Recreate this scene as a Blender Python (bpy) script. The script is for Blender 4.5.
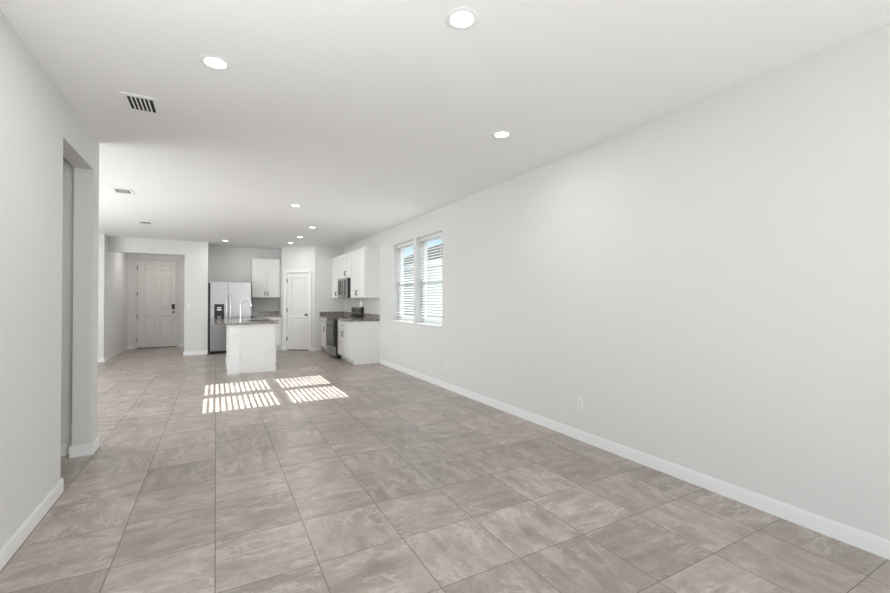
import bpy, bmesh, math, random
from mathutils import Vector, Matrix
random.seed(4)
for _o in list(bpy.data.objects):
    bpy.data.objects.remove(_o)
SC = bpy.context.scene
COL = SC.collection
PI = math.pi

# ------------------------------------------------------------------ camera
cam_d = bpy.data.cameras.new('camera')
cam_d.sensor_width = 36.0
cam_d.lens = 36.0 * 416.62 / 890.0
cam_d.clip_start = 0.05
cam_d.clip_end = 300
cam = bpy.data.objects.new('camera', cam_d)
cam.location = (0, 0, 1.322)
cam.rotation_euler = (PI / 2 + 0.0089, 0, -0.5029)
COL.objects.link(cam)
SC.camera = cam

# ------------------------------------------------------------------ world, sun, added fill lamps, exposure
SC.view_settings.view_transform = 'Standard'
SC.view_settings.look = 'None'
SC.view_settings.exposure = 0.45
SC.view_settings.gamma = 1.0
SC.view_settings.use_curve_mapping = False
w = bpy.data.worlds.new('sky')
SC.world = w
w.use_nodes = True
nt = w.node_tree
nt.nodes.clear()
wo = nt.nodes.new('ShaderNodeOutputWorld')
bg = nt.nodes.new('ShaderNodeBackground')
sky = nt.nodes.new('ShaderNodeTexSky')
sky.sky_type = 'NISHITA'
sky.sun_disc = False
sky.sun_elevation = math.radians(35)
sky.sun_rotation = math.radians(87)
sky.altitude = 10
sky.ozone_density = 1.5
bg.inputs['Strength'].default_value = 0.14
nt.links.new(sky.outputs[0], bg.inputs[0])
nt.links.new(bg.outputs[0], wo.inputs[0])


def lamp(name, typ, loc, energy, color=(1, 1, 1), direction=None, **kw):
    d = bpy.data.lights.new(name, typ)
    d.energy = energy
    d.color = color
    for k, v in kw.items():
        setattr(d, k, v)
    o = bpy.data.objects.new(name, d)
    o.location = loc
    if direction is not None:
        o.rotation_euler = Vector(direction).to_track_quat('-Z', 'Y').to_euler()
    COL.objects.link(o)
    return o


SUN_E = 18.0
DOOR_E = 52.0
REAR_E = 178.0
SIDE_E = 150.0
CAN_E = 4.6
lamp('sun', 'SUN', (12, 6, 9), SUN_E, (1.0, 0.985, 0.96), (-1, 0.0, -0.692), angle=math.radians(0.15))
# area lamps added at the unseen glass doors to brighten walls and ceiling
lamp('added_left_fill', 'AREA', (-0.90, 0.1, 1.22), DOOR_E, (0.97, 0.985, 1.0), (1, 0.1, 3.0), shape='RECTANGLE', size=3.0, size_y=2.2)
lamp('added_rear_fill', 'AREA', (2.1, -4.36, 1.25), REAR_E, (0.97, 0.985, 1.0), (-0.4, 1, 2.6), shape='RECTANGLE', size=1.5, size_y=2.2)
lamp('added_side_fill', 'AREA', (-4.46, 6.9, 1.25), SIDE_E, (0.97, 0.985, 1.0), (1, 0, 1.0), shape='RECTANGLE', size=3.4, size_y=2.0)


# ------------------------------------------------------------------ materials
def new_mat(name):
    m = bpy.data.materials.new(name)
    m.use_nodes = True
    return m, m.node_tree, m.node_tree.nodes['Principled BSDF']


def srgb(r, g, b):
    f = lambda c: ((c / 255 + 0.055) / 1.055) ** 2.4 if c > 10 else c / 255 / 12.92
    return (f(r), f(g), f(b), 1)


def mat(name, col, rough=0.5, metal=0.0, bump=0.0, bscale=200.0, var=0.0, vscale=6.0, stretch=None, spec=0.5):
    """procedural material: slight noise variation in colour and a fine bump"""
    m, t, p = new_mat(name)
    p.inputs['Roughness'].default_value = rough
    p.inputs['Metallic'].default_value = metal
    p.inputs['Specular IOR Level'].default_value = spec
    tc = t.nodes.new('ShaderNodeTexCoord')
    mp = t.nodes.new('ShaderNodeMapping')
    if stretch:
        mp.inputs['Scale'].default_value = stretch
    t.links.new(tc.outputs['Object'], mp.inputs[0])
    n = t.nodes.new('ShaderNodeTexNoise')
    n.inputs['Scale'].default_value = vscale
    n.inputs['Detail'].default_value = 3
    t.links.new(mp.outputs[0], n.inputs['Vector'])
    r = t.nodes.new('ShaderNodeValToRGB')
    lo = [max(0, c * (1 - var)) for c in col[:3]] + [1]
    hi = [min(1, c * (1 + var)) for c in col[:3]] + [1]
    r.color_ramp.elements[0].position = 0.3
    r.color_ramp.elements[0].color = lo
    r.color_ramp.elements[1].position = 0.7
    r.color_ramp.elements[1].color = hi
    t.links.new(n.outputs[0], r.inputs[0])
    t.links.new(r.outputs[0], p.inputs['Base Color'])
    if bump:
        n2 = t.nodes.new('ShaderNodeTexNoise')
        n2.inputs['Scale'].default_value = bscale
        n2.inputs['Detail'].default_value = 2
        t.links.new(mp.outputs[0], n2.inputs['Vector'])
        b = t.nodes.new('ShaderNodeBump')
        b.inputs['Strength'].default_value = bump
        b.inputs['Distance'].default_value = 0.002
        t.links.new(n2.outputs[0], b.inputs['Height'])
        t.links.new(b.outputs[0], p.inputs['Normal'])
    return m


M_WALL = mat('wall_paint', (0.725, 0.725, 0.712), 0.7, bump=0.06, bscale=90, spec=0.25)
M_CEIL = mat('ceiling_paint', (0.92, 0.92, 0.92), 0.8, bump=0.10, bscale=60, spec=0.2)
M_TRIM = mat('white_trim', (0.86, 0.865, 0.865), 0.4)
M_CAB = mat('cabinet_white', (0.83, 0.825, 0.81), 0.38)
M_DOORW = mat('door_white', (0.80, 0.79, 0.77), 0.42)
M_DOORB = mat('door_beige', (0.69, 0.665, 0.645), 0.45)
M_STEEL = mat('stainless', (0.36, 0.36, 0.365), 0.30, 1.0, var=0.04, vscale=14, stretch=(1, 1, 60))
M_STEELD = mat('dark_stainless', (0.24, 0.23, 0.22), 0.32, 1.0, var=0.05, vscale=14, stretch=(1, 1, 60))
M_NICK = mat('brushed_nickel', (0.22, 0.21, 0.20), 0.38, 1.0)
M_CHROME = mat('faucet_steel', (0.75, 0.75, 0.75), 0.2, 1.0)
M_BLACK = mat('appliance_black', (0.012, 0.012, 0.013), 0.35)
M_GLASSB = mat('black_glass', (0.02, 0.02, 0.022), 0.06)
M_OVENG = mat('oven_glass', (0.04, 0.038, 0.036), 0.3, spec=0.25)
M_DARK = mat('dark_void', (0.02, 0.02, 0.02), 0.9)
M_BRONZE = mat('threshold_bronze', (0.05, 0.042, 0.035), 0.5, 0.6)
M_PLATE = mat('plate_white', (0.80, 0.80, 0.79), 0.35)
M_SLOT = mat('slot_dark', (0.10, 0.10, 0.10), 0.6)
M_VINYL = mat('vinyl_white', (0.84, 0.85, 0.86), 0.4)
M_SLAT = mat('blind_white', (0.78, 0.785, 0.79), 0.5)
M_SIDING = mat('siding_white', (0.80, 0.81, 0.80), 0.7, var=0.03)
M_ROOF = mat('shingle_grey', (0.07, 0.06, 0.055), 0.95, var=0.35, vscale=12, bump=0.5, bscale=40)
M_GRASS = mat('lawn', (0.13, 0.17, 0.07), 0.95, var=0.3, vscale=9, bump=0.6, bscale=60)
M_CONC = mat('patio_concrete', (0.5, 0.49, 0.47), 0.9, var=0.08)
M_VENT = mat('vent_white', (0.90, 0.90, 0.895), 0.5)


def granite():
    m, t, p = new_mat('granite')
    p.inputs['Roughness'].default_value = 0.14
    tc = t.nodes.new('ShaderNodeTexCoord')
    v = t.nodes.new('ShaderNodeTexVoronoi')
    v.inputs['Scale'].default_value = 70
    n = t.nodes.new('ShaderNodeTexNoise')
    n.inputs['Scale'].default_value = 26
    n.inputs['Detail'].default_value = 6
    for q in (v, n):
        t.links.new(tc.outputs['Object'], q.inputs['Vector'])
    mx = t.nodes.new('ShaderNodeMix')
    mx.data_type = 'RGBA'
    mx.inputs[0].default_value = 0.55
    t.links.new(v.outputs['Color'], mx.inputs[6])
    t.links.new(n.outputs[0], mx.inputs[7])
    bw = t.nodes.new('ShaderNodeRGBToBW')
    t.links.new(mx.outputs[2], bw.inputs[0])
    r = t.nodes.new('ShaderNodeValToRGB')
    e = r.color_ramp.elements
    e[0].position = 0.28
    e[0].color = (0.05, 0.044, 0.04, 1)
    e[1].position = 0.72
    e[1].color = (0.47, 0.44, 0.40, 1)
    k = e.new(0.48)
    k.color = (0.21, 0.185, 0.162, 1)
    t.links.new(bw.outputs[0], r.inputs[0])
    t.links.new(r.outputs[0], p.inputs['Base Color'])
    return m


M_GRAN = granite()


def glass():
    m, t, p = new_mat('window_glass')
    t.nodes.remove(p)
    out = t.nodes['Material Output']
    tr = t.nodes.new('ShaderNodeBsdfTransparent')
    tr.inputs[0].default_value = (0.93, 0.96, 0.955, 1)
    gl = t.nodes.new('ShaderNodeBsdfGlossy')
    gl.inputs['Roughness'].default_value = 0.02
    mx = t.nodes.new('ShaderNodeMixShader')
    mx.inputs[0].default_value = 0.06
    t.links.new(tr.outputs[0], mx.inputs[1])
    t.links.new(gl.outputs[0], mx.inputs[2])
    t.links.new(mx.outputs[0], out.inputs[0])
    return m


M_GLASS = glass()


def emit(name, col, s):
    m, t, p = new_mat(name)
    p.inputs['Base Color'].default_value = (0.9, 0.9, 0.9, 1)
    p.inputs['Emission Color'].default_value = (*col, 1)
    p.inputs['Emission Strength'].default_value = s
    return m


M_LED = emit('led_lens', (1, 0.98, 0.95), 3.0)

TILE = 0.4562
TX0, TY0 = 0.0025, 2.6084


def floor_mat():
    m, t, p = new_mat('floor_tile')
    L = t.links.new
    N = t.nodes.new

    def mth(op, a, b=None, c=None):
        n = N('ShaderNodeMath')
        n.operation = op
        for i, v in enumerate((a, b, c)):
            if v is None:
                continue
            if isinstance(v, (int, float)):
                n.inputs[i].default_value = v
            else:
                L(v, n.inputs[i])
        return n.outputs[0]

    def mix(f, a, b):
        n = N('ShaderNodeMix')
        n.data_type = 'RGBA'
        for i, v in ((0, f), (6, a), (7, b)):
            if isinstance(v, (int, float)):
                n.inputs[i].default_value = v
            elif isinstance(v, tuple):
                n.inputs[i].default_value = v
            else:
                L(v, n.inputs[i])
        return n.outputs[2]

    def xyz(x, y, z):
        n = N('ShaderNodeCombineXYZ')
        for i, v in enumerate((x, y, z)):
            if isinstance(v, (int, float)):
                n.inputs[i].default_value = v
            else:
                L(v, n.inputs[i])
        return n.outputs[0]

    def noise(vec, scale, detail, rough=0.5, dist=0.0):
        n = N('ShaderNodeTexNoise')
        n.inputs['Scale'].default_value = scale
        n.inputs['Detail'].default_value = detail
        n.inputs['Roughness'].default_value = rough
        n.inputs['Distortion'].default_value = dist
        L(vec, n.inputs['Vector'])
        return n.outputs[0]

    def ramp(f, stops):
        r = N('ShaderNodeValToRGB')
        e = r.color_ramp.elements
        e[0].position, e[0].color = stops[0]
        e[1].position, e[1].color = stops[-1]
        for q, c in stops[1:-1]:
            k = e.new(q)
            k.color = c
        L(f, r.inputs[0])
        return r.outputs[0]

    geo = N('ShaderNodeNewGeometry')
    sp = N('ShaderNodeSeparateXYZ')
    L(geo.outputs['Position'], sp.inputs[0])
    x = mth('DIVIDE', mth('SUBTRACT', sp.outputs[0], TX0), TILE)
    y = mth('DIVIDE', mth('SUBTRACT', sp.outputs[1], TY0), TILE)
    cx, cy = mth('FLOOR', x), mth('FLOOR', y)
    fx, fy = mth('SUBTRACT', x, cx), mth('SUBTRACT', y, cy)
    dx = mth('MINIMUM', fx, mth('SUBTRACT', 1.0, fx))
    dy = mth('MINIMUM', fy, mth('SUBTRACT', 1.0, fy))
    edge = mth('MINIMUM', dx, dy)
    grout = mth('LESS_THAN', edge, 0.0047)
    wn = N('ShaderNodeTexWhiteNoise')
    wn.noise_dimensions = '3D'
    L(xyz(cx, cy, 3.7), wn.inputs['Vector'])
    rs = N('ShaderNodeSeparateColor')
    L(wn.outputs['Color'], rs.inputs[0])
    r1, r2, r3 = rs.outputs[0], rs.outputs[1], rs.outputs[2]
    turn = mth('GREATER_THAN', r1, 0.55)
    # coordinates along / across the veining of each tile
    la = mth('ADD', mth('MULTIPLY', fx, mth('SUBTRACT', 1.0, turn)), mth('MULTIPLY', fy, turn))
    ac = mth('ADD', mth('MULTIPLY', fy, mth('SUBTRACT', 1.0, turn)), mth('MULTIPLY', fx, turn))
    off = mth('MULTIPLY', r2, 40.0)
    v1 = xyz(mth('ADD', mth('MULTIPLY', la, 0.9), off), mth('ADD', mth('MULTIPLY', ac, 3.0), off), mth('MULTIPLY', r3, 25.0))
    v2 = xyz(mth('ADD', la, off), mth('ADD', ac, off), mth('MULTIPLY', r3, 11.0))
    n1 = noise(v1, 1.5, 10, 0.66, 0.25)
    n2 = noise(v2, 3.0, 11, 0.74, 0.15)
    n3 = noise(v1, 14.0, 7, 0.7, 0.1)
    f = mth('ADD', mth('ADD', mth('MULTIPLY', n1, 0.42), mth('MULTIPLY', n2, 0.34)), mth('MULTIPLY', n3, 0.24))
    col = ramp(f, [(0.37, (0.225, 0.188, 0.163, 1)), (0.47, (0.315, 0.270, 0.240, 1)), (0.54, (0.385, 0.338, 0.306, 1)), (0.645, (0.53, 0.485, 0.45, 1))])
    # thin pale veins following the grain, only in patches
    v3 = xyz(mth('ADD', mth('MULTIPLY', la, 0.7), off), mth('ADD', mth('MULTIPLY', ac, 1.6), off), mth('MULTIPLY', r2, 17.0))
    n4 = noise(v3, 2.6, 8, 0.62, 0.4)
    n5 = noise(v2, 1.6, 3, 0.5, 0.0)
    ridge = mth('SUBTRACT', 1.0, mth('MINIMUM', 1.0, mth('MULTIPLY', mth('ABSOLUTE', mth('SUBTRACT', n4, 0.5)), 26.0)))
    patch = mth('MINIMUM', 1.0, mth('MAXIMUM', 0.0, mth('MULTIPLY', mth('SUBTRACT', n5, 0.47), 9.0)))
    col = mix(mth('MULTIPLY', mth('MULTIPLY', ridge, patch), 0.55), col, (0.58, 0.54, 0.50, 1))
    dark = mth('MINIMUM', 1.0, mth('MAXIMUM', 0.0, mth('MULTIPLY', mth('SUBTRACT', 0.44, n4), 9.0)))
    col = mix(mth('MULTIPLY', dark, 0.35), col, (0.20, 0.168, 0.145, 1))
    # tile to tile shade
    tone = mth('ADD', 0.87, mth('MULTIPLY', r3, 0.26))
    hsv = N('ShaderNodeHueSaturation')
    L(col, hsv.inputs['Color'])
    L(tone, hsv.inputs['Value'])
    hsv.inputs['Saturation'].default_value = 1.08
    res = mix(grout, hsv.outputs[0], (0.15, 0.132, 0.117, 1))
    L(res, p.inputs['Base Color'])
    p.inputs['Specular IOR Level'].default_value = 0.85
    rough = mth('ADD', 0.25, mth('MULTIPLY', n2, 0.18))
    L(mth('ADD', rough, mth('MULTIPLY', grout, 0.4)), p.inputs['Roughness'])
    b = N('ShaderNodeBump')
    b.inputs['Strength'].default_value = 0.25
    b.inputs['Distance'].default_value = 0.002
    h = mth('SUBTRACT', mth('MULTIPLY', n2, 0.3), mth('MULTIPLY', grout, 1.0))
    L(h, b.inputs['Height'])
    L(b.outputs[0], p.inputs['Normal'])
    return m


M_FLOOR = floor_mat()


# ------------------------------------------------------------------ mesh helpers
class MB:
    def __init__(self):
        self.bm = bmesh.new()

    def box(self, x0, x1, y0, y1, z0, z1, bev=0.0):
        r = bmesh.ops.create_cube(self.bm, size=1.0)
        vs = r['verts']
        for v in vs:
            v.co = Vector(((x0 + x1) / 2 + v.co.x * (x1 - x0), (y0 + y1) / 2 + v.co.y * (y1 - y0), (z0 + z1) / 2 + v.co.z * (z1 - z0)))
        if bev > 0:
            es = list({e for v in vs for e in v.link_edges})
            bmesh.ops.bevel(self.bm, geom=es, offset=bev, segments=2, affect='EDGES', profile=0.5)
        return self

    def cyl(self, p, axis, r, h, seg=24, r2=None, rot=None):
        mt = {'Z': Matrix(), 'X': Matrix.Rotation(PI / 2, 4, 'Y'), 'Y': Matrix.Rotation(-PI / 2, 4, 'X')}[axis]
        bmesh.ops.create_cone(self.bm, cap_ends=True, segments=seg, radius1=r, radius2=r if r2 is None else r2, depth=h, matrix=Matrix.Translation(Vector(p)) @ mt)
        return self

    def lathe(self, prof, center, seg=32, axis='Z'):
        """profile of (radius, height) pairs turned about an axis through center"""
        rings = []
        c = Vector(center)
        for r, h in prof:
            ring = []
            for i in range(seg):
                a = 2 * PI * i / seg
                if axis == 'Z':
                    q = Vector((r * math.cos(a), r * math.sin(a), h))
                else:
                    q = Vector((r * math.cos(a), h, r * math.sin(a)))
                ring.append(self.bm.verts.new(c + q))
            rings.append(ring)
        for a, b in zip(rings, rings[1:]):
            for i in range(seg):
                self.bm.faces.new((a[i], a[(i + 1) % seg], b[(i + 1) % seg], b[i]))
        for ring in (rings[0], rings[-1]):
            try:
                self.bm.faces.new(ring)
            except ValueError:
                pass
        return self

    def tube(self, pts, r, seg=12):
        pts = [Vector(q) for q in pts]
        rings = []
        up = Vector((0, 0, 1))
        prev = None
        for i, q in enumerate(pts):
            d = (pts[min(i + 1, len(pts) - 1)] - pts[max(i - 1, 0)]).normalized()
            if prev is None:
                ref = up if abs(d.dot(up)) < 0.9 else Vector((0, 1, 0))
                n = d.cross(ref).normalized()
            else:
                n = (prev - d * prev.dot(d)).normalized()
            prev = n
            b = d.cross(n)
            rings.append([self.bm.verts.new(q + (n * math.cos(2 * PI * k / seg) + b * math.sin(2 * PI * k / seg)) * r) for k in range(seg)])
        for a, b in zip(rings, rings[1:]):
            for k in range(seg):
                self.bm.faces.new((a[k], a[(k + 1) % seg], b[(k + 1) % seg], b[k]))
        self.bm.faces.new(rings[0])
        self.bm.faces.new(rings[-1])
        return self

    def prism(self, pts, lo, hi):
        """polygon in the horizontal plane pulled from height lo to hi"""
        a = [self.bm.verts.new((x, y, lo)) for x, y in pts]
        b = [self.bm.verts.new((x, y, hi)) for x, y in pts]
        n = len(pts)
        self.bm.faces.new(a)
        self.bm.faces.new(b)
        for i in range(n):
            self.bm.faces.new((a[i], a[(i + 1) % n], b[(i + 1) % n], b[i]))
        return self

    def prism_y(self, pts, y0, y1):
        """polygon in x,z pulled along y"""
        a = [self.bm.verts.new((x, y0, z)) for x, z in pts]
        b = [self.bm.verts.new((x, y1, z)) for x, z in pts]
        n = len(pts)
        self.bm.faces.new(a)
        self.bm.faces.new(b)
        for i in range(n):
            self.bm.faces.new((a[i], a[(i + 1) % n], b[(i + 1) % n], b[i]))
        return self

    def build(self, name, material, parent=None, smooth=False):
        bmesh.ops.recalc_face_normals(self.bm, faces=self.bm.faces[:])
        me = bpy.data.meshes.new(name)
        self.bm.to_mesh(me)
        self.bm.free()
        me.materials.append(material)
        if smooth:
            for f in me.polygons:
                f.use_smooth = True
            me.set_sharp_from_angle(angle=math.radians(35))
        o = bpy.data.objects.new(name, me)
        COL.objects.link(o)
        if parent is not None:
            o.parent = parent
        return o


def tag(o, label=None, cat=None, group=None, kind=None):
    if label:
        o['label'] = label
    if cat:
        o['category'] = cat
    if group:
        o['group'] = group
    if kind:
        o['kind'] = kind
    return o


def thing(name, label, cat, loc=(0, 0, 0), rz=0.0, group=None, kind=None):
    o = bpy.data.objects.new(name, None)
    o.empty_display_size = 0.1
    o.location = loc
    o.rotation_euler = (0, 0, rz)
    COL.objects.link(o)
    return tag(o, label, cat, group, kind)


def struct(mb, name, material, label, cat):
    return tag(mb.build(name, material), label, cat, None, 'structure')


# ------------------------------------------------------------------ the room shell
CE = 2.743
XR = 3.024            # right wall
XL = -0.93            # left wall near the camera
YB = -4.4             # unseen wall behind the camera
YK = 12.45            # kitchen back wall
YF = 14.0             # front door wall
XD = -4.5             # left side of the open area beyond the pier
YP = 11.75            # face of the pier beside the refrigerator
YLF = 11.35           # facing wall left of the foyer
XFL = -2.10           # foyer left wall
AX0, AY0 = 1.54, 11.83    # angled pantry wall, left end
AX1, AY1 = 2.262, 11.15   # right end
T = 0.14
TL = 0.128

struct(MB().box(-4.8, XR + 0.2, YB - 0.2, YF + 0.2, -0.12, 0.0), 'floor', M_FLOOR, 'grey-brown square porcelain tile floor', 'floor')
struct(MB().box(-4.8, XR + 0.2, YB - 0.2, YF + 0.2, CE, CE + 0.12), 'ceiling', M_CEIL, 'flat white ceiling with recessed lights', 'ceiling')

W1 = (5.585, 6.535)   # near window opening along the wall
W2 = (6.635, 7.565)   # far window opening
WZ0, WZ1 = 0.915, 2.395
RW = 0.20
b = MB()
b.box(XR, XR + RW, YB, W1[0], 0, CE).box(XR, XR + RW, W2[1], YK + T, 0, CE).box(XR, XR + RW, W1[1], W2[0], WZ0, WZ1)
b.box(XR, XR + RW, W1[0], W2[1], 0, WZ0).box(XR, XR + RW, W1[0], W2[1], WZ1, CE)
struct(b, 'wall_right', M_WALL, 'long white wall on the right with twin windows', 'wall')

# left wall with the tall cased-free opening into the side hall
OY0, OY1, OZ = 3.79, 4.60, 2.45
b = MB().box(XL - TL, XL, YB, -1.5, 0, CE).box(XL - TL, XL, 1.7, OY0, 0, CE).box(XL - TL, XL, -1.5, 1.7, 2.42, CE).box(XL - TL, XL, OY1, 4.80, 0, CE).box(XL - TL, XL, OY0, OY1, OZ, CE)
struct(b, 'wall_left', M_WALL, 'white wall at the left with a tall hall opening', 'wall')
struct(MB().box(XD, XL - TL, 4.68, 4.80, 0, CE), 'wall_hall', M_WALL, 'white wall ending the side hall behind the opening', 'wall')
struct(MB().box(XD, XL - TL, 2.6, 2.72, 0, CE), 'wall_hall_near', M_WALL, 'white wall on the near side of the side hall', 'wall')
struct(MB().box(XD - T, XD, 2.6, 5.1, 0, CE).box(XD - T, XD, 8.7, YLF + T, 0, CE).box(XD - T, XD, 5.1, 8.7, 2.42, CE), 'wall_left_far', M_WALL, 'white wall on the far left of the open area', 'wall')
struct(MB().box(XD, XFL - T, YLF, YLF + T, 0, CE), 'wall_front_left', M_WALL, 'white facing wall left of the foyer', 'wall')
struct(MB().box(XFL - T, XFL, YLF, YF, 0, CE), 'wall_foyer_left', M_WALL, 'white left wall of the foyer', 'wall')
# pier, header over the foyer and the wall that runs back beside the refrigerator
PX0, PX1 = -0.66, -0.17
b = MB().box(PX0, PX1, YP, YP + 0.12, 0, CE).box(-0.53, PX1, YP + 0.12, YK, 0, CE).box(XFL, PX0, YP, YP + 0.12, 2.408, CE)
b.box(-0.53, -0.41, YK, YF, 0, CE)
struct(b, 'wall_pier', M_WALL, 'white pier and header framing the foyer beside the refrigerator', 'wall')
# front wall with the entry door opening
DX0, DX1, DZ = -1.90, -0.945, 2.46
b = MB().box(XFL - T, DX0, YF, YF + T, 0, CE).box(DX1, -0.41, YF, YF + T, 0, CE).box(DX0, DX1, YF, YF + T, DZ, CE)
struct(b, 'wall_front', M_WALL, 'white wall at the end of the foyer around the entry door', 'wall')
struct(MB().box(-0.41, XR, YK, YK + T, 0, CE), 'wall_kitchen_back', M_WALL, 'white kitchen wall behind the refrigerator', 'wall')
struct(MB().box(AX0, AX0 + T, AY0 + 0.02, YK, 0, CE), 'wall_pantry_side', M_WALL, 'short white return wall beside the upper cabinet', 'wall')
struct(MB().box(AX1, XR, AY1, AY1 + T, 0, CE), 'wall_pantry_right', M_WALL, 'white facing wall between pantry door and range run', 'wall')
# angled pantry wall with its door opening (local frame: x along the wall, -y towards the room)
AL = math.hypot(AX1 - AX0, AY1 - AY0)
ANG = math.atan2(AY1 - AY0, AX1 - AX0)
PD0, PD1, PDZ = 0.145, 0.83, 2.055
b = MB().box(0, PD0, 0, T, 0, CE).box(PD1, AL, 0, T, 0, CE).box(PD0, PD1, 0, T, PDZ, CE)
aw = struct(b, 'wall_pantry', M_WALL, 'white diagonal wall holding the pantry door', 'wall')
aw.location = (AX0, AY0, 0)
aw.rotation_euler = (0, 0, ANG)
# wall behind the camera, and the openings of the added glass doors
struct(MB().box(XL - TL, 1.3, YB - T, YB, 0, CE).box(2.9, XR, YB - T, YB, 0, CE).box(1.3, 2.9, YB - T, YB, 2.42, CE), 'wall_rear', M_WALL, 'white wall behind the camera', 'wall')
GA, GB, GZ = -1.5, 1.7, 2.42
SA, SB = 5.1, 8.7

# baseboards
BH, BT = 0.095, 0.014


def skirt(name, segs, label):
    m = MB()
    for x0, x1, y0, y1 in segs:
        m.box(x0, x1, y0, y1, 0.0, BH - 0.012)
        sx = 0.006 if (x1 - x0) < 0.05 else 0.0
        sy = 0.006 if (y1 - y0) < 0.05 else 0.0
        m.box(x0 + sx * 0.5, x1 - sx * 0.5, y0 + sy * 0.5, y1 - sy * 0.5, BH - 0.012, BH)
    return struct(m, name, M_TRIM, label, 'baseboard')


skirt('baseboard_right', [(XR - BT, XR, YB, 8.345)], 'white baseboard along the long right wall')
skirt('baseboard_left', [(XL, XL + BT, YB, -1.5), (XL, XL + BT, 1.7, OY0 + BT), (XL - TL, XL, OY0, OY0 + BT)], 'white baseboard along the near left wall')
skirt('baseboard_column', [(XL, XL + BT, OY1 - BT, 4.80), (XL - TL - BT, XL, OY1 - BT, OY1), (XL - TL - BT, XL - TL, OY1, 4.68), (XL - TL, XL + BT, 4.80, 4.80 + BT)], 'white baseboard wrapping the column end of the left wall')
skirt('baseboard_hall', [(XD, XL - TL - BT, 4.68 - BT, 4.68)], 'white baseboard of the side hall')
skirt('baseboard_foyer', [(XFL, XFL + BT, YLF - BT, YF), (XD, XFL, YLF - BT, YLF), (XFL + BT, DX0 - 0.045, YF - BT, YF), (DX1 + 0.045, -0.53, YF - BT, YF), (-0.53 - BT, -0.53, YP + 0.12 + BT, YF - BT)], 'white baseboard around the foyer')
skirt('baseboard_pier', [(PX0 - BT, PX1, YP - BT, YP), (PX0 - BT, PX0, YP, YP + 0.12)], 'white baseboard at the foot of the pier')
o = skirt('baseboard_pantry', [(0, PD0 - 0.062, -BT, 0), (PD1 + 0.062, AL, -BT, 0)], 'white baseboard either side of the pantry door')
o.location = (AX0, AY0, 0)
o.rotation_euler = (0, 0, ANG)
skirt('baseboard_pantry_right', [(AX1 + 0.02, 2.42, AY1 - BT, AY1)], 'white baseboard between pantry door and far base cabinet')


# ------------------------------------------------------------------ windows
def window(n, y0, y1, label):
    r = thing('window_%d' % n, label, 'window', (XR, (y0 + y1) / 2, WZ0), 0, None, 'structure')
    h = (y1 - y0) / 2
    H = WZ1 - WZ0
    fx0, fx1 = 0.14, 0.195
    m = MB()
    m.box(fx0, fx1, -h, -h + 0.035, 0, H).box(fx0, fx1, h - 0.035, h, 0, H)
    m.box(fx0, fx1, -h + 0.035, h - 0.035, 0, 0.059).box(fx0, fx1, -h + 0.035, h - 0.035, H - 0.035, H)
    m.build('window_frame', M_VINYL, r)
    mid = H * 0.5

    def sash(nm, z0, z1, xa, xb):
        m = MB()
        a = h - 0.036
        m.box(xa, xb, -a, -a + 0.03, z0, z1).box(xa, xb, a - 0.03, a, z0, z1)
        m.box(xa, xb, -a + 0.03, a - 0.03, z0, z0 + 0.035).box(xa, xb, -a + 0.03, a - 0.03, z1 - 0.035, z1)
        s = m.build(nm, M_VINYL, r)
        xm = (xa + xb) / 2
        MB().box(xm - 0.002, xm + 0.002, -a + 0.03, a - 0.03, z0 + 0.035, z1 - 0.035).build('pane', M_GLASS, s)
        return s
    sash('upper_sash', mid - 0.02, H - 0.036, 0.169, 0.191)
    lo = sash('lower_sash', 0.06, mid + 0.018, 0.144, 0.166)
    MB().box(0.135, 0.144, -0.03, 0.03, mid + 0.0, mid + 0.018, 0.002).build('sash_lock', M_VINYL, lo)
    return r


window(1, W1[0], W1[1], 'white single-hung window nearer the camera in the right wall')
window(2, W2[0], W2[1], 'white single-hung window nearer the kitchen in the right wall')
for k, (y0, y1, lab) in enumerate(((W1[0], W1[1], 'white sill under the window nearer the camera'), (W2[0], W2[1], 'white sill under the window nearer the kitchen'))):
    m = MB().box(XR, XR + 0.139, y0, y1, WZ0, WZ0 + 0.016).box(XR - 0.014, XR, y0 - 0.005, y1 + 0.005, WZ0 - 0.004, WZ0 + 0.016, 0.003)
    struct(m, 'trim_%d' % (k + 1), M_TRIM, lab, 'sill')


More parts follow.
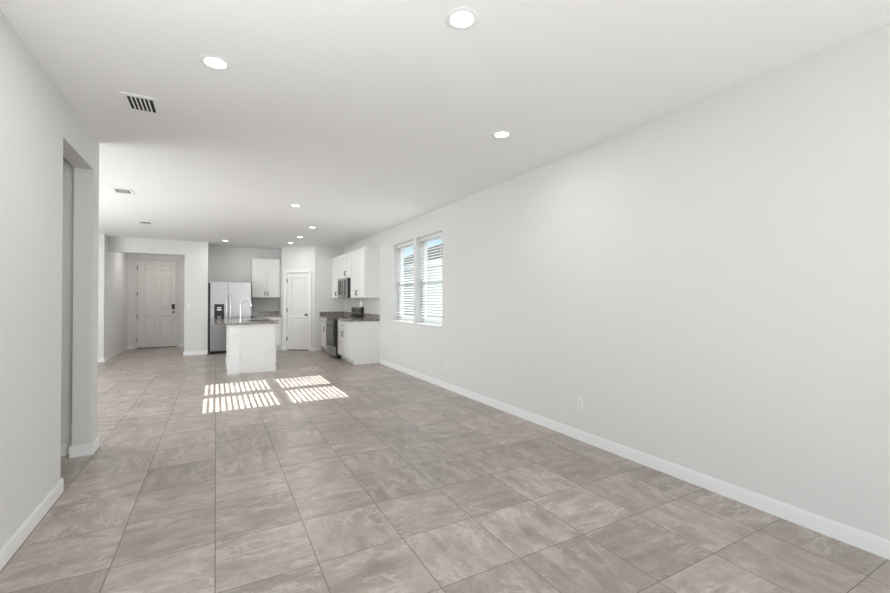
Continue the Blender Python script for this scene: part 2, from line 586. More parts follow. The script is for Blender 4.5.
def blind(y0, y1, label):
    r = thing('window_blind', label, 'blind', (XR + 0.098, (y0 + y1) / 2, WZ1), 0, 'horizontal blinds in the twin windows')
    h = (y1 - y0) / 2 - 0.008
    MB().box(-0.03, 0.03, -h, h, -0.048, -0.002, 0.002).build('headrail', M_SLAT, r)
    MB().box(-0.034, -0.0305, -h, h, -0.06, -0.002, 0.001).build('valance', M_SLAT, r)
    m = MB()
    tilt = math.radians(20)
    pitch = 0.047
    zt = -0.085
    n = int((WZ1 - WZ0 - 0.085 - 0.14) / pitch) + 1
    c, s = math.cos(tilt), math.sin(tilt)
    for i in range(n):
        z = zt - i * pitch
        # shallow crowned slat, three facets across its width
        prof = []
        for q in (-0.025, -0.009, 0.009, 0.025):
            crown = 0.001 * (1 - (q / 0.025) ** 2)
            prof.append((q, crown + 0.0009))
        for q in (0.025, 0.009, -0.009, -0.025):
            crown = 0.001 * (1 - (q / 0.025) ** 2)
            prof.append((q, crown - 0.0009))
        pts = [(q * c - k * s, z + q * s + k * c) for q, k in prof]
        m.prism_y(pts, -h, h)
    zb = -(WZ1 - WZ0) + 0.108
    m.build('slats', M_SLAT, r)
    MB().box(-0.025, 0.025, -h, h, zb - 0.006, zb + 0.010, 0.002).build('bottom_rail', M_SLAT, r)
    for yy in (-h * 0.62, h * 0.62):
        m = MB()
        for xx in (-0.0265, 0.0265):
            m.box(xx - 0.0008, xx + 0.0008, yy - 0.002, yy + 0.002, zb, -0.048)
        m.build('ladder_cord', M_SLAT, r)
    MB().tube([(-0.038, h - 0.07, -0.05), (-0.038, h - 0.07, -0.72)], 0.004, 8).build('tilt_wand', M_SLAT, r)
    return r


blind(W1[0], W1[1], 'open white slatted blind in the window nearer the camera')
blind(W2[0], W2[1], 'open white slatted blind in the window nearer the kitchen')

# glass doors added out of the camera's view to source the even light
def added_glass_doors(n, x, y0, y1, label, rz=PI / 2):
    r = thing('door_%d' % n, label, 'added glass door', (x, (y0 + y1) / 2, 0) if rz else ((y0 + y1) / 2, x - 0.13, 0), rz, None, 'structure')
    hw = (y1 - y0) / 2
    m = MB().box(-hw, -hw + 0.05, 0.03, 0.10, 0, GZ).box(hw - 0.05, hw, 0.03, 0.10, 0, GZ).box(-hw + 0.05, hw - 0.05, 0.03, 0.10, GZ - 0.05, GZ).box(-hw + 0.05, hw - 0.05, 0.03, 0.10, 0, 0.03)
    for q in (-hw / 3, hw / 3):
        m.box(q - 0.04, q + 0.04, 0.04, 0.09, 0.03, GZ - 0.05)
    m.build('added_door_frame', M_VINYL, r)
    ed = [-hw + 0.05, -hw / 3 - 0.04, -hw / 3 + 0.04, hw / 3 - 0.04, hw / 3 + 0.04, hw - 0.05]
    for q in range(3):
        MB().box(ed[2 * q] + 0.001, ed[2 * q + 1] - 0.001, 0.064, 0.068, 0.031, GZ - 0.051).build('pane', M_GLASS, r)


added_glass_doors(3, XL, GA, GB, 'added unseen white framed glass doors in the left wall beside the camera')
added_glass_doors(5, YB, 1.3, 2.9, 'added unseen white framed glass door in the wall behind the camera', 0)
added_glass_doors(4, XD, SA, SB, 'added unseen white framed glass doors of the open area behind the left wall')


# ------------------------------------------------------------------ doors
def raised_door(wd, ht, th, panels, name, material, parent, depth=0.008):
    """slab with the panels pressed into its front, each a sunk bevel around a raised field"""
    xs = sorted({0.0, wd, *[q for p in panels for q in (p[0], p[1])]})
    zs = sorted({0.0, ht, *[q for p in panels for q in (p[2], p[3])]})
    m = MB()
    bm = m.bm
    cache = {}

    def V(x, y, z):
        k = (round(x, 5), round(y, 5), round(z, 5))
        if k not in cache:
            cache[k] = bm.verts.new((x, y, z))
        return cache[k]

    def quad(*p):
        try:
            bm.faces.new([V(*q) for q in p])
        except ValueError:
            pass

    def ring(a, b):
        (x0, x1, z0, z1, y0), (u0, u1, w0, w1, y1) = a, b
        A = [(x0, y0, z0), (x1, y0, z0), (x1, y0, z1), (x0, y0, z1)]
        B = [(u0, y1, w0), (u1, y1, w0), (u1, y1, w1), (u0, y1, w1)]
        for i in range(4):
            quad(A[i], A[(i + 1) % 4], B[(i + 1) % 4], B[i])
    for i in range(len(xs) - 1):
        for j in range(len(zs) - 1):
            c = ((xs[i] + xs[i + 1]) / 2, (zs[j] + zs[j + 1]) / 2)
            if any(p[0] < c[0] < p[1] and p[2] < c[1] < p[3] for p in panels):
                continue
            quad((xs[i], 0, zs[j]), (xs[i + 1], 0, zs[j]), (xs[i + 1], 0, zs[j + 1]), (xs[i], 0, zs[j + 1]))
    for x0, x1, z0, z1 in panels:
        st = [(0, 0), (0.012, depth), (0.022, depth), (0.045, depth * 0.25)]
        prev = None
        for ins, y in st:
            cur = (x0 + ins, x1 - ins, z0 + ins, z1 - ins, y)
            if prev:
                ring(prev, cur)
            prev = cur
        quad((prev[0], prev[4], prev[2]), (prev[1], prev[4], prev[2]), (prev[1], prev[4], prev[3]), (prev[0], prev[4], prev[3]))
    ring((0, wd, 0, ht, 0), (0, wd, 0, ht, th))
    quad((0, th, 0), (wd, th, 0), (wd, th, ht), (0, th, ht))
    return m.build(name, material, parent)


def casing(x0, x1, zt, w, parent, name='casing', material=None, th=0.017):
    m = MB()
    m.box(x0 - w, x0, -th, 0, 0, zt + w).box(x1, x1 + w, -th, 0, 0, zt + w).box(x0, x1, -th, 0, zt, zt + w)
    m.box(x0 - w, x0 - w + 0.012, -th - 0.004, -th, 0, zt + w).box(x1 + w - 0.012, x1 + w, -th - 0.004, -th, 0, zt + w).box(x0 - w + 0.012, x1 + w - 0.012, -th - 0.004, -th, zt + w - 0.012, zt + w)
    return m.build(name, material or M_TRIM, parent)


# pantry door in the diagonal wall
r = thing('door_1', 'white two-panel pantry door in the diagonal wall', 'door', (AX0, AY0, 0), ANG, None, 'structure')
pw = PD1 - PD0
casing(PD0, PD1, PDZ, 0.06, r)
m = MB().box(PD0, PD0 + 0.016, 0.0, T, 0, PDZ).box(PD1 - 0.016, PD1, 0, T, 0, PDZ).box(PD0 + 0.016, PD1 - 0.016, 0, T, PDZ - 0.016, PDZ)
m.build('door_jamb', M_TRIM, r)
dw = pw - 0.04
s = raised_door(dw, 2.012, 0.035, [(0.115, dw - 0.115, 0.99, 1.89), (0.115, dw - 0.115, 0.22, 0.83)], 'door_slab', M_DOORW, r, 0.014)
s.location = (PD0 + 0.02, 0.006, 0.022)
MB().box(PD0 + 0.018, PD1 - 0.018, 0.02, 0.10, 0.001, 0.008).build('threshold_or_gap_shade', M_DARK, r)  # dark strip painting the shaded gap under the door
for z in (0.30, 1.06, 1.84):
    MB().cyl((PD0 + 0.014, -0.006, z), 'Z', 0.007, 0.095, 10).box(PD0 + 0.004, PD0 + 0.03, -0.0005, 0.006, z - 0.045, z + 0.045).build('hinge', M_NICK, r)
kx = PD1 - 0.085
MB().lathe([(0.001, 0.006), (0.032, 0.006), (0.032, -0.004), (0.012, -0.006), (0.011, -0.03), (0.024, -0.036), (0.029, -0.05), (0.022, -0.064), (0.001, -0.066)], (kx, 0, 0.94), 24, 'Y').build('door_knob', M_NICK, r, True)

# entry door at the end of the foyer
r = thing('door_2', 'beige six-panel entry door with black keypad lock', 'door', (DX0, YF, 0), 0, None, 'structure')
ew = DX1 - DX0
m = MB().box(0, 0.03, 0.0, T, 0, DZ).box(ew - 0.03, ew, 0, T, 0, DZ).box(0.03, ew - 0.03, 0, T, DZ - 0.03, DZ)
m.build('door_jamb', M_DOORB, r)
casing(0.0, ew, DZ, 0.045, r, 'casing', M_DOORB, 0.016)
dw = ew - 0.068
pa, pb = 0.115, dw / 2 - 0.05
pan = []
for x0, x1 in ((pa, pb), (dw - pb, dw - pa)):
    pan += [(x0, x1, 2.10, 2.29), (x0, x1, 1.06, 1.98), (x0, x1, 0.22, 0.88)]
s = raised_door(dw, 2.405, 0.044, pan, 'door_slab', M_DOORB, r, 0.012)
s.location = (0.034, 0.014, 0.02)
MB().box(0.031, ew - 0.031, -0.03, 0.13, 0.001, 0.019).build('threshold_or_gap_shade', M_BRONZE, r)
for z in (0.25, 0.87, 1.50, 2.2):
    MB().cyl((0.026, -0.004, z), 'Z', 0.009, 0.11, 10).box(0.012, 0.034, -0.001, 0.006, z - 0.055, z + 0.055).build('hinge', M_NICK, r)
kx = ew - 0.105
MB().box(kx - 0.034, kx + 0.034, -0.022, 0.014, 1.07, 1.215, 0.008).build('keypad_lock', M_BLACK, r)
MB().lathe([(0.001, 0.014), (0.034, 0.014), (0.034, 0.002), (0.013, 0.0), (0.012, -0.03), (0.027, -0.038), (0.031, -0.052), (0.022, -0.066), (0.001, -0.068)], (kx, 0, 0.985), 24, 'Y').build('door_knob', M_NICK, r, True)


# ------------------------------------------------------------------ cabinets
def pull(parent, p, L=0.10, vertical=True):
    """arched bar pull standing off the front at p (local, front faces -y)"""
    x, y, z = p
    m = MB()
    a = L / 2
    d = 0.028
    prof = [(-a, 0), (-a, -d * 0.7), (-a * 0.8, -d), (a * 0.8, -d), (a, -d * 0.7), (a, 0)]
    pts = [(x, y + q, z + t) if vertical else (x + t, y + q, z) for t, q in prof]
    m.tube(pts, 0.0075, 8)
    return m.build('handle', M_NICK, parent, True)


def shaker(parent, x0, x1, z0, z1, name='door', fr=0.057):
    """shaker front: slab with four raised rails around a sunk field, y 0..0.02"""
    m = MB()
    m.box(x0 + fr, x1 - fr, 0.011, 0.02, z0 + fr, z1 - fr)
    m.box(x0, x0 + fr, 0, 0.02, z0, z1, 0.0012).box(x1 - fr, x1, 0, 0.02, z0, z1, 0.0012)
    m.box(x0 + fr, x1 - fr, 0, 0.02, z0, z0 + fr, 0.0012).box(x0 + fr, x1 - fr, 0, 0.02, z1 - fr, z1, 0.0012)
    return m.build(name, M_CAB, parent)


def slab(parent, x0, x1, z0, z1, name='drawer'):
    return MB().box(x0, x1, 0, 0.02, z0, z1, 0.002).build(name, M_CAB, parent)


def base_cabinet(label, loc, rz, w, depth, doors, drawers, group='white base cabinets', endpanel=False):
    r = thing('base_cabinet', label, 'cabinet', loc, rz, group)
    m = MB().box(0, w, 0.021, depth, 0.105, 0.882)
    m.build('body', M_CAB, r)
    m = MB().box(0, w - (0.02 if endpanel else 0), 0.085, depth, 0.0, 0.105)
    m.build('toe_kick', M_CAB, r)
    if endpanel:
        MB().box(w, w + 0.012, 0.018, depth, 0.104, 0.882).box(w - 0.02, w + 0.012, 0.075, depth, 0.0, 0.104).build('end_panel', M_CAB, r)
    for x0, x1 in drawers:
        d = slab(r, x0 + 0.002, x1 - 0.002, 0.715, 0.868)
        pull(d, ((x0 + x1) / 2, 0, 0.79), 0.10, False)
    for x0, x1, side in doors:
        d = shaker(r, x0 + 0.004, x1 - 0.004, 0.118, 0.700 if drawers else 0.868)
        px = x1 - 0.04 if side == 'R' else x0 + 0.04
        pull(d, (px, 0, 0.60 if drawers else 0.75))
    return r


def wall_cabinet(label, loc, rz, w, depth, h, doors, group='white wall cabinets', low=True):
    r = thing('wall_cabinet', label, 'cabinet', loc, rz, group)
    MB().box(0, w, 0.021, depth, 0, h).build('body', M_CAB, r)
    for x0, x1, side in doors:
        d = shaker(r, x0 + 0.004, x1 - 0.004, 0.004, h - 0.004)
        px = x1 - 0.035 if side == 'R' else x0 + 0.035
        pull(d, (px, 0, 0.11), 0.10)
    return r


XC = 2.405            # fronts of the base cabinets on the right run
DB = XR - XC - 0.001
YN = 8.365            # near end of the run
RY0, RY1 = 9.40, 10.165   # range slot
YE = AY1 - 0.003
RZ = -PI / 2
wn = RY0 - YN
base_cabinet('white base cabinet with broad end panel nearest the camera', (XC, RY0 - 0.002, 0), RZ, wn - 0.014, DB,
             [(0.012, (wn - 0.014) / 2, 'R'), ((wn - 0.014) / 2, wn - 0.02, 'L')], [(0.012, wn - 0.02)], endpanel=True)
wf = YE - RY1 - 0.002
base_cabinet('white base cabinet between the range and the pantry wall', (XC, YE, 0), RZ, wf, DB,
             [(0.05, wf / 2 + 0.02, 'R'), (wf / 2 + 0.02, wf - 0.004, 'L')], [(0.05, wf / 2 + 0.02), (wf / 2 + 0.02, wf - 0.004)])


def counter(label, x0, x1, y0, y1, splash, group='granite worktops', name='countertop'):
    r = thing(name, label, 'countertop', ((x0 + x1) / 2, (y0 + y1) / 2, 0.884), 0, group)
    cx, cy = (x0 + x1) / 2, (y0 + y1) / 2
    MB().box(x0 - cx, x1 - cx, y0 - cy, y1 - cy, 0, 0.032, 0.004).build('slab', M_GRAN, r)
    for a, bb, c, d in splash:
        MB().box(a - cx, bb - cx, c - cy, d - cy, 0.033, 0.135, 0.002).build('backsplash', M_GRAN, r)
    return r


counter('short granite countertop over the cabinet nearest the camera', XC - 0.025, XR - 0.001, YN - 0.018, RY0 - 0.003, [(XR - 0.021, XR - 0.001, YN - 0.018, RY0 - 0.003)])
counter('short granite countertop between range and pantry wall', XC - 0.025, XR - 0.001, RY1 + 0.003, YE, [(XR - 0.021, XR - 0.001, RY1 + 0.003, YE - 0.021), (XC - 0.025, XR - 0.001, YE - 0.02, YE)])

XU = 2.695            # fronts of the wall cabinets
DU = XR - XU - 0.001
UZ, UH = 1.375, 1.06
w1 = RY0 - YN
wall_cabinet('white wall cabinet with tall doors nearest the camera', (XU, RY0 - 0.001, UZ), RZ, w1 - 0.001, DU, UH, [(0.012, w1 / 2, 'R'), (w1 / 2, w1 - 0.012, 'L')])
wm = RY1 - RY0
wall_cabinet('short white wall cabinet above the microwave', (XU, RY1, UZ + 0.468), RZ, wm, DU, UH - 0.468, [(0.004, wm / 2, 'R'), (wm / 2, wm - 0.004, 'L')])
w3 = YE - RY1 - 0.001
wall_cabinet('white wall cabinet in the corner left of the microwave', (XU, YE, UZ), RZ, w3, DU, UH, [(0.05, w3 / 2 + 0.025, 'R'), (w3 / 2 + 0.025, w3 - 0.004, 'L')])

# kitchen back wall: wall cabinet, base cabinet and worktop right of the refrigerator
BX0, BX1 = 0.835, AX0 - 0.003
bw = BX1 - BX0
wall_cabinet('white two-door wall cabinet beside the refrigerator', (BX0, YK - 0.33, UZ + 0.02), 0, bw, 0.329, 1.04, [(0.004, bw / 2 - 0.0, 'R'), (bw / 2, bw - 0.03, 'L')])
base_cabinet('white base cabinet behind the island, right of the refrigerator', (BX0, YK - 0.63, 0), 0, bw, 0.629, [(0.004, bw - 0.20, 'R'), (bw - 0.20, bw - 0.004, 'L')], [(0.004, bw - 0.20), (bw - 0.20, bw - 0.004)])
counter('granite countertop on the kitchen back wall beside the refrigerator', BX0, BX1, YK - 0.655, YK - 0.001, [(BX0, BX1, YK - 0.021, YK - 0.001)])

# ------------------------------------------------------------------ refrigerator (side by side)
FX0, FX1, FY, FH = -0.118, 0.79, 11.68, 1.772
fw = FX1 - FX0
r = thing('refrigerator', 'stainless side-by-side refrigerator with black ice dispenser', 'refrigerator', (FX0, FY, 0))
MB().box(-0.038, fw - 0.003, 0.075, 0.74, 0.055, FH - 0.02, 0.004).build('body', M_BLACK, r)  # case widened leftward; its black edge stands for the shaded gap
MB().box(0.02, fw - 0.02, 0.04, 0.072, 0.012, 0.068).build('base_grille', M_BLACK, r)
for x in (0.06, fw - 0.06):
    MB().cyl((x, 0.11, 0.0275), 'X', 0.0275, 0.03, 16).build('roller', M_BLACK, r)
    MB().cyl((x, 0.66, 0.0275), 'X', 0.0275, 0.03, 16).build('roller', M_BLACK, r)
sp = 0.392
zb = 0.075
# freezer door around the dispenser recess
dz0, dz1, dx0, dx1 = 0.79, 1.225, 0.085, 0.30
m = MB()
m.box(0, dx0, 0, 0.07, zb, FH).box(dx1, sp - 0.004, 0, 0.07, zb, FH).box(dx0, dx1, 0, 0.07, zb, dz0).box(dx0, dx1, 0, 0.07, dz1, FH)
fd = m.build('freezer_door', M_STEEL, r)
m = MB().box(dx0, dx1, 0.055, 0.069, dz0, dz1).box(dx0, dx0 + 0.01, 0.004, 0.055, dz0, dz1).box(dx1 - 0.01, dx1, 0.004, 0.055, dz0, dz1)
m.box(dx0 + 0.01, dx1 - 0.01, 0.004, 0.055, dz1 - 0.12, dz1).box(dx0 + 0.01, dx1 - 0.01, 0.004, 0.055, dz0, dz0 + 0.02)
m.build('dispenser', M_BLACK, fd)
MB().box(dx0 + 0.06, dx1 - 0.06, 0.001, 0.004, dz1 - 0.10, dz1 - 0.075).box(dx0 + 0.06, dx1 - 0.06, 0.001, 0.004, dz1 - 0.155, dz1 - 0.122).build('dispenser_display', M_PLATE, fd)
MB().box(dx0 + 0.065, dx1 - 0.065, 0.03, 0.054, dz0 + 0.05, dz0 + 0.14, 0.004).build('dispenser_paddle', M_STEELD, fd)
MB().box(dx0 + 0.012, dx1 - 0.012, -0.004, 0.05, dz0 + 0.021, dz0 + 0.03).build('drip_tray', M_STEELD, fd)
gd = MB().box(sp + 0.004, fw, 0, 0.07, zb, FH, 0.004).build('fresh_food_door', M_STEEL, r)
for x, par in ((sp - 0.045, fd), (sp + 0.045, gd)):
    pts = [(x, 0, 1.48), (x, -0.035, 1.46), (x, -0.05, 1.40)] + [(x, -0.056, 1.40 - 0.1 * k) for k in range(1, 7)] + [(x, -0.05, 0.74), (x, -0.035, 0.68), (x, 0, 0.66)]
    MB().tube(pts, 0.012, 10).build('handle', M_CHROME, par, True)
for x in (0.04, fw - 0.1):
    MB().box(x, x + 0.06, 0.02, 0.13, FH - 0.019, FH + 0.004, 0.003).build('hinge_cover', M_BLACK, r)

# ------------------------------------------------------------------ range
r = thing('kitchen_range', 'black and stainless electric range between white base cabinets', 'range', (XC - 0.08, RY1 - 0.004, 0), RZ)
rw = RY1 - RY0 - 0.008
rd = XR - XC + 0.08 - 0.004
MB().box(0, rw, 0.045, rd - 0.002, 0.06, 0.905).box(0.02, rw - 0.02, 0.09, rd - 0.02, 0.0, 0.06).build('body', M_BLACK, r)
MB().box(0, rw, 0.03, rd - 0.075, 0.906, 0.922, 0.004).build('cooktop', M_GLASSB, r)
for x, y, q in ((0.19, 0.20, 0.105), (0.57, 0.20, 0.085), (0.19, 0.46, 0.08), (0.57, 0.46, 0.105)):
    MB().lathe([(q - 0.006, 0.0), (q, 0.0), (q, 0.0006), (q - 0.006, 0.0006)], (x, y, 0.9222), 40).build('burner_ring', M_STEELD, r)
d = MB().box(0.006, rw - 0.006, 0.0, 0.044, 0.275, 0.86, 0.004).build('oven_door', M_OVENG, r)
MB().box(0.006, rw - 0.006, -0.003, -0.0005, 0.80, 0.86).build('door_top_rail', M_STEELD, d)
MB().box(0.10, rw - 0.10, -0.002, -0.0005, 0.39, 0.70).build('oven_window', M_GLASSB, d)
MB().tube([(0.05, 0, 0.80), (0.05, -0.04, 0.80), (0.08, -0.05, 0.80), (rw - 0.08, -0.05, 0.80), (rw - 0.05, -0.04, 0.80), (rw - 0.05, 0, 0.80)], 0.011, 10).build('handle', M_STEEL, d, True)
MB().box(0.006, rw - 0.006, 0.002, 0.044, 0.072, 0.266, 0.004).build('storage_drawer', M_STEEL, r)
MB().box(0.0, rw, 0.02, 0.044, 0.865, 0.904, 0.002).build('front_trim', M_BLACK, r)
bgx = MB().box(0.0, rw - 0.012, rd - 0.07, rd - 0.005, 0.923, 1.155, 0.006).build('backguard', M_STEELD, r)
MB().box(rw - 0.011, rw, rd - 0.072, rd - 0.004, 0.923, 1.157, 0.003).build('backguard_end', M_BLACK, bgx)
MB().box(0.03, rw - 0.04, rd - 0.073, rd - 0.071, 1.055, 1.125).build('control_panel', M_GLASSB, bgx)
MB().box(0.0, rw - 0.014, rd - 0.074, rd - 0.071, 0.93, 1.00).build('vent_band', M_GLASSB, bgx)
for x in (0.08, 0.17, rw - 0.20, rw - 0.11):
    MB().cyl((x, rd - 0.084, 1.09), 'Y', 0.022, 0.02, 20).build('control_knob', M_STEEL, bgx, True)

# ------------------------------------------------------------------ over-the-range microwave
MZ, MH = 1.382, 0.455
MXF = 2.605
r = thing('microwave', 'stainless over-the-range microwave with black sides', 'microwave', (MXF, RY1 - 0.003, MZ), RZ)
mw = RY1 - RY0 - 0.006
md = XR - MXF - 0.003
MB().box(0, mw, 0.03, md, 0, MH, 0.003).build('body', M_BLACK, r)
d = MB().box(0.0, 0.56, 0, 0.029, 0.002, MH - 0.002, 0.003).build('door', M_STEEL, r)
MB().box(0.05, 0.46, -0.002, -0.0003, 0.07, MH - 0.10).build('door_window', M_OVENG, d)
MB().box(0.03, 0.48, -0.002, -0.0003, MH - 0.095, MH - 0.05).build('door_band', M_GLASSB, d)
pts = [(0.525, 0, 0.04), (0.525, -0.03, 0.06)] + [(0.525, -0.03 - 0.018 * math.sin(PI * k / 8), 0.06 + 0.335 * k / 8) for k in range(1, 8)] + [(0.525, -0.03, 0.395), (0.525, 0, 0.415)]
MB().tube(pts, 0.010, 10).build('handle', M_STEEL, d, True)
cp = MB().box(0.563, mw, 0, 0.029, 0.002, MH - 0.002, 0.003).build('control_panel', M_STEEL, r)
MB().box(0.585, mw - 0.05, -0.002, -0.0003, 0.05, MH - 0.05).build('keypad', M_GLASSB, cp)
MB().box(0.06, mw - 0.06, 0.07, md - 0.12, -0.004, -0.0003).build('grease_filter', M_STEELD, r)
lw = lamp('cooktop_lamp', 'SPOT', (2.92, RY0 + 0.27, MZ - 0.03), 1.1, (1.0, 0.72, 0.5), (0.35, -0.1, -1), spot_size=math.radians(110), spot_blend=1.0, shadow_soft_size=0.05)

# ------------------------------------------------------------------ island
IX0, IX1, IY0, IY1 = 0.205, 1.0, 8.36, 10.33
KX = 0.383
r = thing('kitchen_island', 'white kitchen island with knee wall and cabinets below granite', 'island', (0, 0, 0))
MB().box(IX0, KX, IY0, IY1, 0, 0.882).build('knee_wall', M_TRIM, r)
MB().box(KX + 0.001, IX1 - 0.021, IY0 + 0.016, IY1, 0.104, 0.66).box(KX + 0.001, 0.53, IY0 + 0.016, IY1, 0.66, 0.882).box(0.53, IX1 - 0.021, IY0 + 0.016, 8.76, 0.66, 0.882).box(0.53, IX1 - 0.021, 9.57, IY1, 0.66, 0.882).box(0.945, IX1 - 0.021, 8.76, 9.57, 0.66, 0.882).box(KX + 0.001, IX1 - 0.08, IY0 + 0.016, IY1, 0, 0.104).build('cabinet_body', M_CAB, r)
MB().box(KX + 0.001, IX1 - 0.018, IY0 + 0.004, IY0 + 0.015, 0.104, 0.882).box(KX + 0.001, IX1 - 0.005, IY0 + 0.003, IY0 + 0.015, 0, 0.103).build('end_panel', M_CAB, r)
m = MB()
m.box(IX0 - BT, KX, IY0 - BT, IY0 - 0.001, 0, BH - 0.012).box(IX0 - BT + 0.004, KX, IY0 - BT + 0.004, IY0 - 0.001, BH - 0.012, BH)
m.box(IX0 - BT, IX0 - 0.001, IY0 - 0.001, IY1, 0, BH - 0.012).box(IX0 - BT + 0.004, IX0 - 0.001, IY0 - 0.001, IY1, BH - 0.012, BH)
m.build('baseboard', M_TRIM, r)
MB().box(IX0 - 0.012, IX1 - 0.004, IY0 - 0.010, IY0 - 0.001, 0.846, 0.882, 0.002).box(IX0 - 0.012, IX0 - 0.001, IY0 - 0.001, IY1, 0.846, 0.882).build('trim_moulding', M_TRIM, r)
# outlet on the knee wall
pl = MB().box(0.262, 0.332, IY0 - 0.006, IY0 - 0.001, 0.60, 0.715, 0.002).build('outlet_plate', M_PLATE, r)
MB().box(0.280, 0.314, IY0 - 0.0075, IY0 - 0.0062, 0.622, 0.650).box(0.280, 0.314, IY0 - 0.0075, IY0 - 0.0062, 0.664, 0.692).build('outlet_socket', M_VENT, pl)
# cabinet fronts of the working side (facing the range)
fr = [(8.40, 8.86, True), (8.86, 9.66, False), (9.66, 10.30, True)]
for y0, y1, dr in fr:
    zt = 0.70 if dr else 0.868

    def front(nm, a, bb, z0, z1):
        mm = MB()
        q = 0.057
        xi = IX1 - 0.02
        mm.box(xi, xi + 0.009, a + q, bb - q, z0 + q, z1 - q)
        mm.box(xi, xi + 0.02, a, a + q, z0, z1).box(xi, xi + 0.02, bb - q, bb, z0, z1).box(xi, xi + 0.02, a + q, bb - q, z0, z0 + q).box(xi, xi + 0.02, a + q, bb - q, z1 - q, z1)
        return mm.build(nm, M_CAB, r)
    d = front('door', y0 + 0.002, y1 - 0.002, 0.118, zt)
    MB().tube([(IX1, y1 - 0.05, zt - 0.15), (IX1 + 0.028, y1 - 0.05, zt - 0.14), (IX1 + 0.028, y1 - 0.05, zt - 0.06), (IX1, y1 - 0.05, zt - 0.05)], 0.006, 8).build('handle', M_NICK, d, True)
    if dr:
        d = MB().box(IX1 - 0.02, IX1, y0 + 0.002, y1 - 0.002, 0.715, 0.868, 0.002).build('drawer', M_CAB, r)
        yc = (y0 + y1) / 2
        MB().tube([(IX1, yc - 0.05, 0.79), (IX1 + 0.028, yc - 0.04, 0.79), (IX1 + 0.028, yc + 0.04, 0.79), (IX1, yc + 0.05, 0.79)], 0.006, 8).build('handle', M_NICK, d, True)

# island worktop with the sink cut-out
CX0, CX1, CY0, CY1 = -0.03, 1.03, 8.315, 10.38
SX0, SX1, SY0, SY1 = 0.55, 0.93, 8.78, 9.55
m = MB()
z0, z1 = 0.884, 0.916
m.box(CX0, SX0, CY0, CY1, z0, z1).box(SX1, CX1, CY0, CY1, z0, z1).box(SX0, SX1, CY0, SY0, z0, z1).box(SX0, SX1, SY1, CY1, z0, z1)
o = m.build('island_countertop', M_GRAN)
tag(o, 'long granite countertop with sink cut-out on the island', 'countertop', 'granite worktops')
r = thing('kitchen_sink', 'stainless undermount sink in the island countertop', 'sink', ((SX0 + SX1) / 2, (SY0 + SY1) / 2, 0.68))
a, bb = (SX1 - SX0) / 2, (SY1 - SY0) / 2
t_ = 0.004
MB().box(-a, a, -bb, bb, 0.0, 0.006).box(-a - t_, -a, -bb, bb, 0, 0.203).box(a, a + t_, -bb, bb, 0, 0.203).box(-a - t_, a + t_, -bb - t_, -bb, 0, 0.203).box(-a - t_, a + t_, bb, bb + t_, 0, 0.203).build('basin', M_STEEL, r)
MB().lathe([(0.001, 0.0065), (0.045, 0.0065), (0.045, 0.009), (0.03, 0.008), (0.001, 0.007)], (0, 0, 0), 24).build('drain', M_CHROME, r)
r = thing('faucet', 'tall chrome gooseneck faucet on the island countertop', 'faucet', (0.43, 9.06, 0.9165))
MB().lathe([(0.001, 0), (0.027, 0), (0.027, 0.008), (0.019, 0.014), (0.018, 0.07), (0.001, 0.071)], (0, 0, 0), 24).build('base', M_CHROME, r, True)
pts = [(0, 0, 0.06), (0, 0, 0.18), (0, 0, 0.305)]
R_ = 0.092
for k in range(1, 13):
    a_ = PI - PI * k / 12 * 1.06
    pts.append((R_ + R_ * math.cos(a_), 0, 0.305 + R_ * math.sin(a_)))
MB().tube(pts, 0.012, 14).build('spout', M_CHROME, r, True)
e = pts[-1]
MB().tube([e, (e[0] + 0.004, 0, e[2] - 0.05), (e[0] + 0.012, 0, e[2] - 0.105)], 0.0165, 14).build('spray_head', M_STEELD, r, True)
MB().tube([(0, -0.018, 0.05), (0, -0.04, 0.055), (0.0, -0.055, 0.075), (0.0, -0.075, 0.12)], 0.007, 10).build('lever', M_CHROME, r, True)


# ------------------------------------------------------------------ recessed lights
def can(loc, label):
    r = thing('recessed_light', label, 'ceiling light', (loc[0], loc[1], CE), 0, 'recessed ceiling lights')
    MB().lathe([(0.059, -0.0005), (0.088, -0.0005), (0.089, -0.002), (0.082, -0.0055), (0.062, -0.006), (0.059, -0.005)], (0, 0, 0), 40).build('trim_ring', M_VENT, r, True)
    MB().lathe([(0.001, -0.0005), (0.0585, -0.0005), (0.0585, -0.0058), (0.001, -0.0075)], (0, 0, 0), 40).build('lens', M_LED, r, True)
    return r


CANS = [((1.082, 1.789), 'bright round recessed light at top centre, nearest the camera'),
        ((-0.008, 2.83), 'bright round recessed light left of centre near the ceiling vent'),
        ((2.14, 2.88), 'bright round recessed light nearest the long right wall'),
        ((1.04, 6.53), 'small recessed light alone midway to the kitchen'),
        ((1.64, 8.34), 'recessed light above the near end of the range run'),
        ((1.65, 9.75), 'recessed light in front of the range, second from pantry door'),
        ((1.615, 10.85), 'recessed light closest to the pantry door'),
        ((0.19, 11.22), 'recessed light in front of the refrigerator'),
        ((-1.38, 12.9), 'added unseen light inside the foyer before the entry door'),  # unseen lights from here down, added to brighten their areas
        ((-1.9, 6.2), 'added unseen light in the open area behind the left wall end'),
        ((-1.9, 9.4), 'added unseen light in the open area before the foyer'),
        ((-1.9, 3.7), 'added unseen light in the side hall behind the left opening'),
        ((0.0, -1.6), 'added unseen light behind the camera on the left'),
        ((2.1, -1.6), 'added unseen light behind the camera on the right')]
for p, lab in CANS:
    can(p, lab)
    boost = 1.6 if 'inside the foyer' in lab else 0.8 if 'side hall' in lab else 1.0
    lamp('can_lamp', 'AREA', (p[0], p[1], CE - 0.010), CAN_E * boost, (1.0, 0.97, 0.93), (0, 0, -1), shape='DISK', size=0.116)


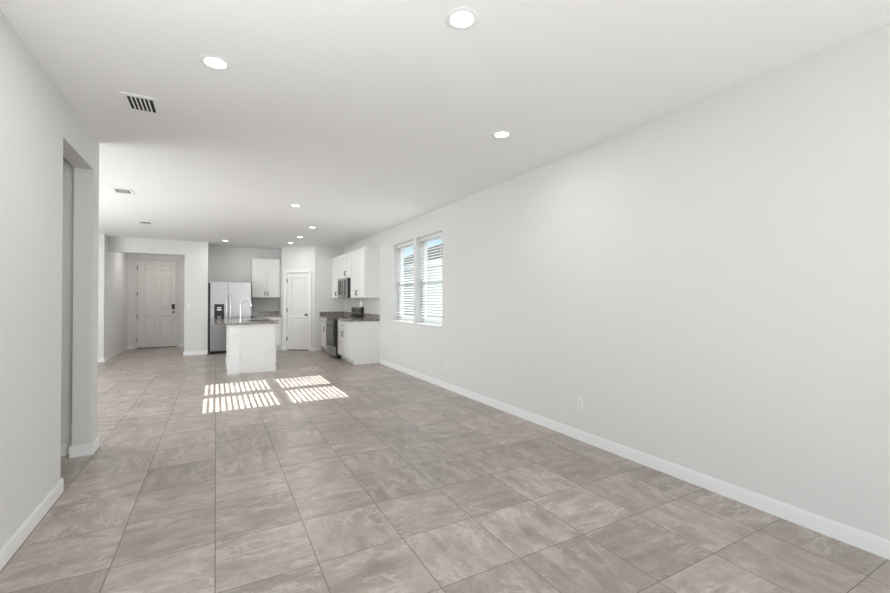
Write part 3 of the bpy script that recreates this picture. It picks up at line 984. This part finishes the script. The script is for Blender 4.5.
# ------------------------------------------------------------------ ceiling vents
def vent(x, y, wx, wy, label):
    r = thing('ceiling_vent', label, 'vent', (x, y, CE), 0, 'ceiling vents')
    f = 0.032
    m = MB()
    m.box(-wx / 2 - f, wx / 2 + f, -wy / 2 - f, -wy / 2, -0.007, -0.0005).box(-wx / 2 - f, wx / 2 + f, wy / 2, wy / 2 + f, -0.007, -0.0005)
    m.box(-wx / 2 - f, -wx / 2, -wy / 2, wy / 2, -0.007, -0.0005).box(wx / 2, wx / 2 + f, -wy / 2, wy / 2, -0.007, -0.0005)
    m.build('frame', M_VENT, r)
    MB().box(-wx / 2, wx / 2, -wy / 2, wy / 2, -0.002, -0.0005).build('duct', M_DARK, r)
    n = 6
    m = MB()
    for k in range(n - 1):
        q = -wx / 2 + (k + 1) * wx / n
        m.prism_y([(q - 0.0075, -0.003), (q - 0.005, -0.003), (q + 0.005, -0.008), (q + 0.0025, -0.008)], -wy / 2 + 0.001, wy / 2 - 0.001)
    m.build('louvres', M_VENT, r)
    return r


vent(-0.474, 3.69, 0.15, 0.235, 'white louvred ceiling vent nearest the camera, upper left')
vent(-1.066, 6.75, 0.15, 0.22, 'white louvred ceiling vent beside the column, second from camera')
vent(-1.13, 9.30, 0.15, 0.22, 'small white ceiling vent farthest off, before the foyer')


# ------------------------------------------------------------------ outlets and switches
def plate(kind, loc, rz, label, group):
    r = thing('wall_' + ('outlet' if kind == 'o' else 'switch'), label, 'outlet' if kind == 'o' else 'switch', loc, rz, group)
    MB().box(-0.036, 0.036, -0.006, -0.0005, -0.058, 0.058, 0.002).build('cover_plate', M_PLATE, r)
    if kind == 'o':
        for z in (-0.021, 0.021):
            s = MB().box(-0.017, 0.017, -0.0085, -0.0063, z - 0.015, z + 0.015, 0.001).build('socket', M_PLATE, r)
            MB().box(-0.009, -0.006, -0.0092, -0.0087, z - 0.004, z + 0.007).box(0.006, 0.009, -0.0092, -0.0087, z - 0.004, z + 0.007).build('slots', M_SLOT, s)
    else:
        MB().box(-0.017, 0.017, -0.010, -0.0063, -0.033, 0.033, 0.002).build('rocker', M_VENT, r)
    return r


plate('o', (XR, 2.84, 0.345), RZ, 'white outlet low on the right wall nearest the camera', 'wall outlets')
plate('o', (XR, 5.46, 0.33), RZ, 'white outlet low on the right wall under the window', 'wall outlets')
plate('o', (XR, 8.12, 1.15), RZ, 'white outlet at counter height between window and cabinets', 'wall outlets')
plate('o', (XR, 8.90, 1.17), RZ, 'white outlet above the granite backsplash right of the range', 'wall outlets')
plate('s', (-0.575, YP, 1.17), 0, 'white switch plate on the pier beside the foyer', 'wall switches')
plate('s', (2.32, AY1, 1.17), 0, 'white switch plate on the wall right of the pantry door', 'wall switches')
plate('o', (XFL, 12.6, 0.36), PI / 2, 'white outlet low on the foyer left wall', 'wall outlets')

# ------------------------------------------------------------------ outdoors seen through the windows
struct(MB().box(XR + 0.2, 40, -20, 40, -0.4, -0.15), 'ground', M_GRASS, 'lawn between the houses', 'ground')
struct(MB().box(-18, -4.8, -8, 16, -0.3, -0.14), 'patio', M_CONC, 'concrete patio on the left of the house', 'patio')
r = thing('house', 'neighbouring white house with dark shingle roof outside the windows', 'house', (6.6, 9.0, -0.15))
ez = 2.62
MB().box(0, 7.0, -7, 9, 0, ez).build('wall', M_SIDING, r)
MB().box(-0.42, 7.42, -7.42, 9.42, ez, ez + 0.16).build('fascia', M_TRIM, r)
m = MB()
m.prism_y([(-0.45, ez + 0.161), (7.45, ez + 0.161), (3.5, ez + 1.8)], -7.42, 9.42)
m.build('roof', M_ROOF, r)
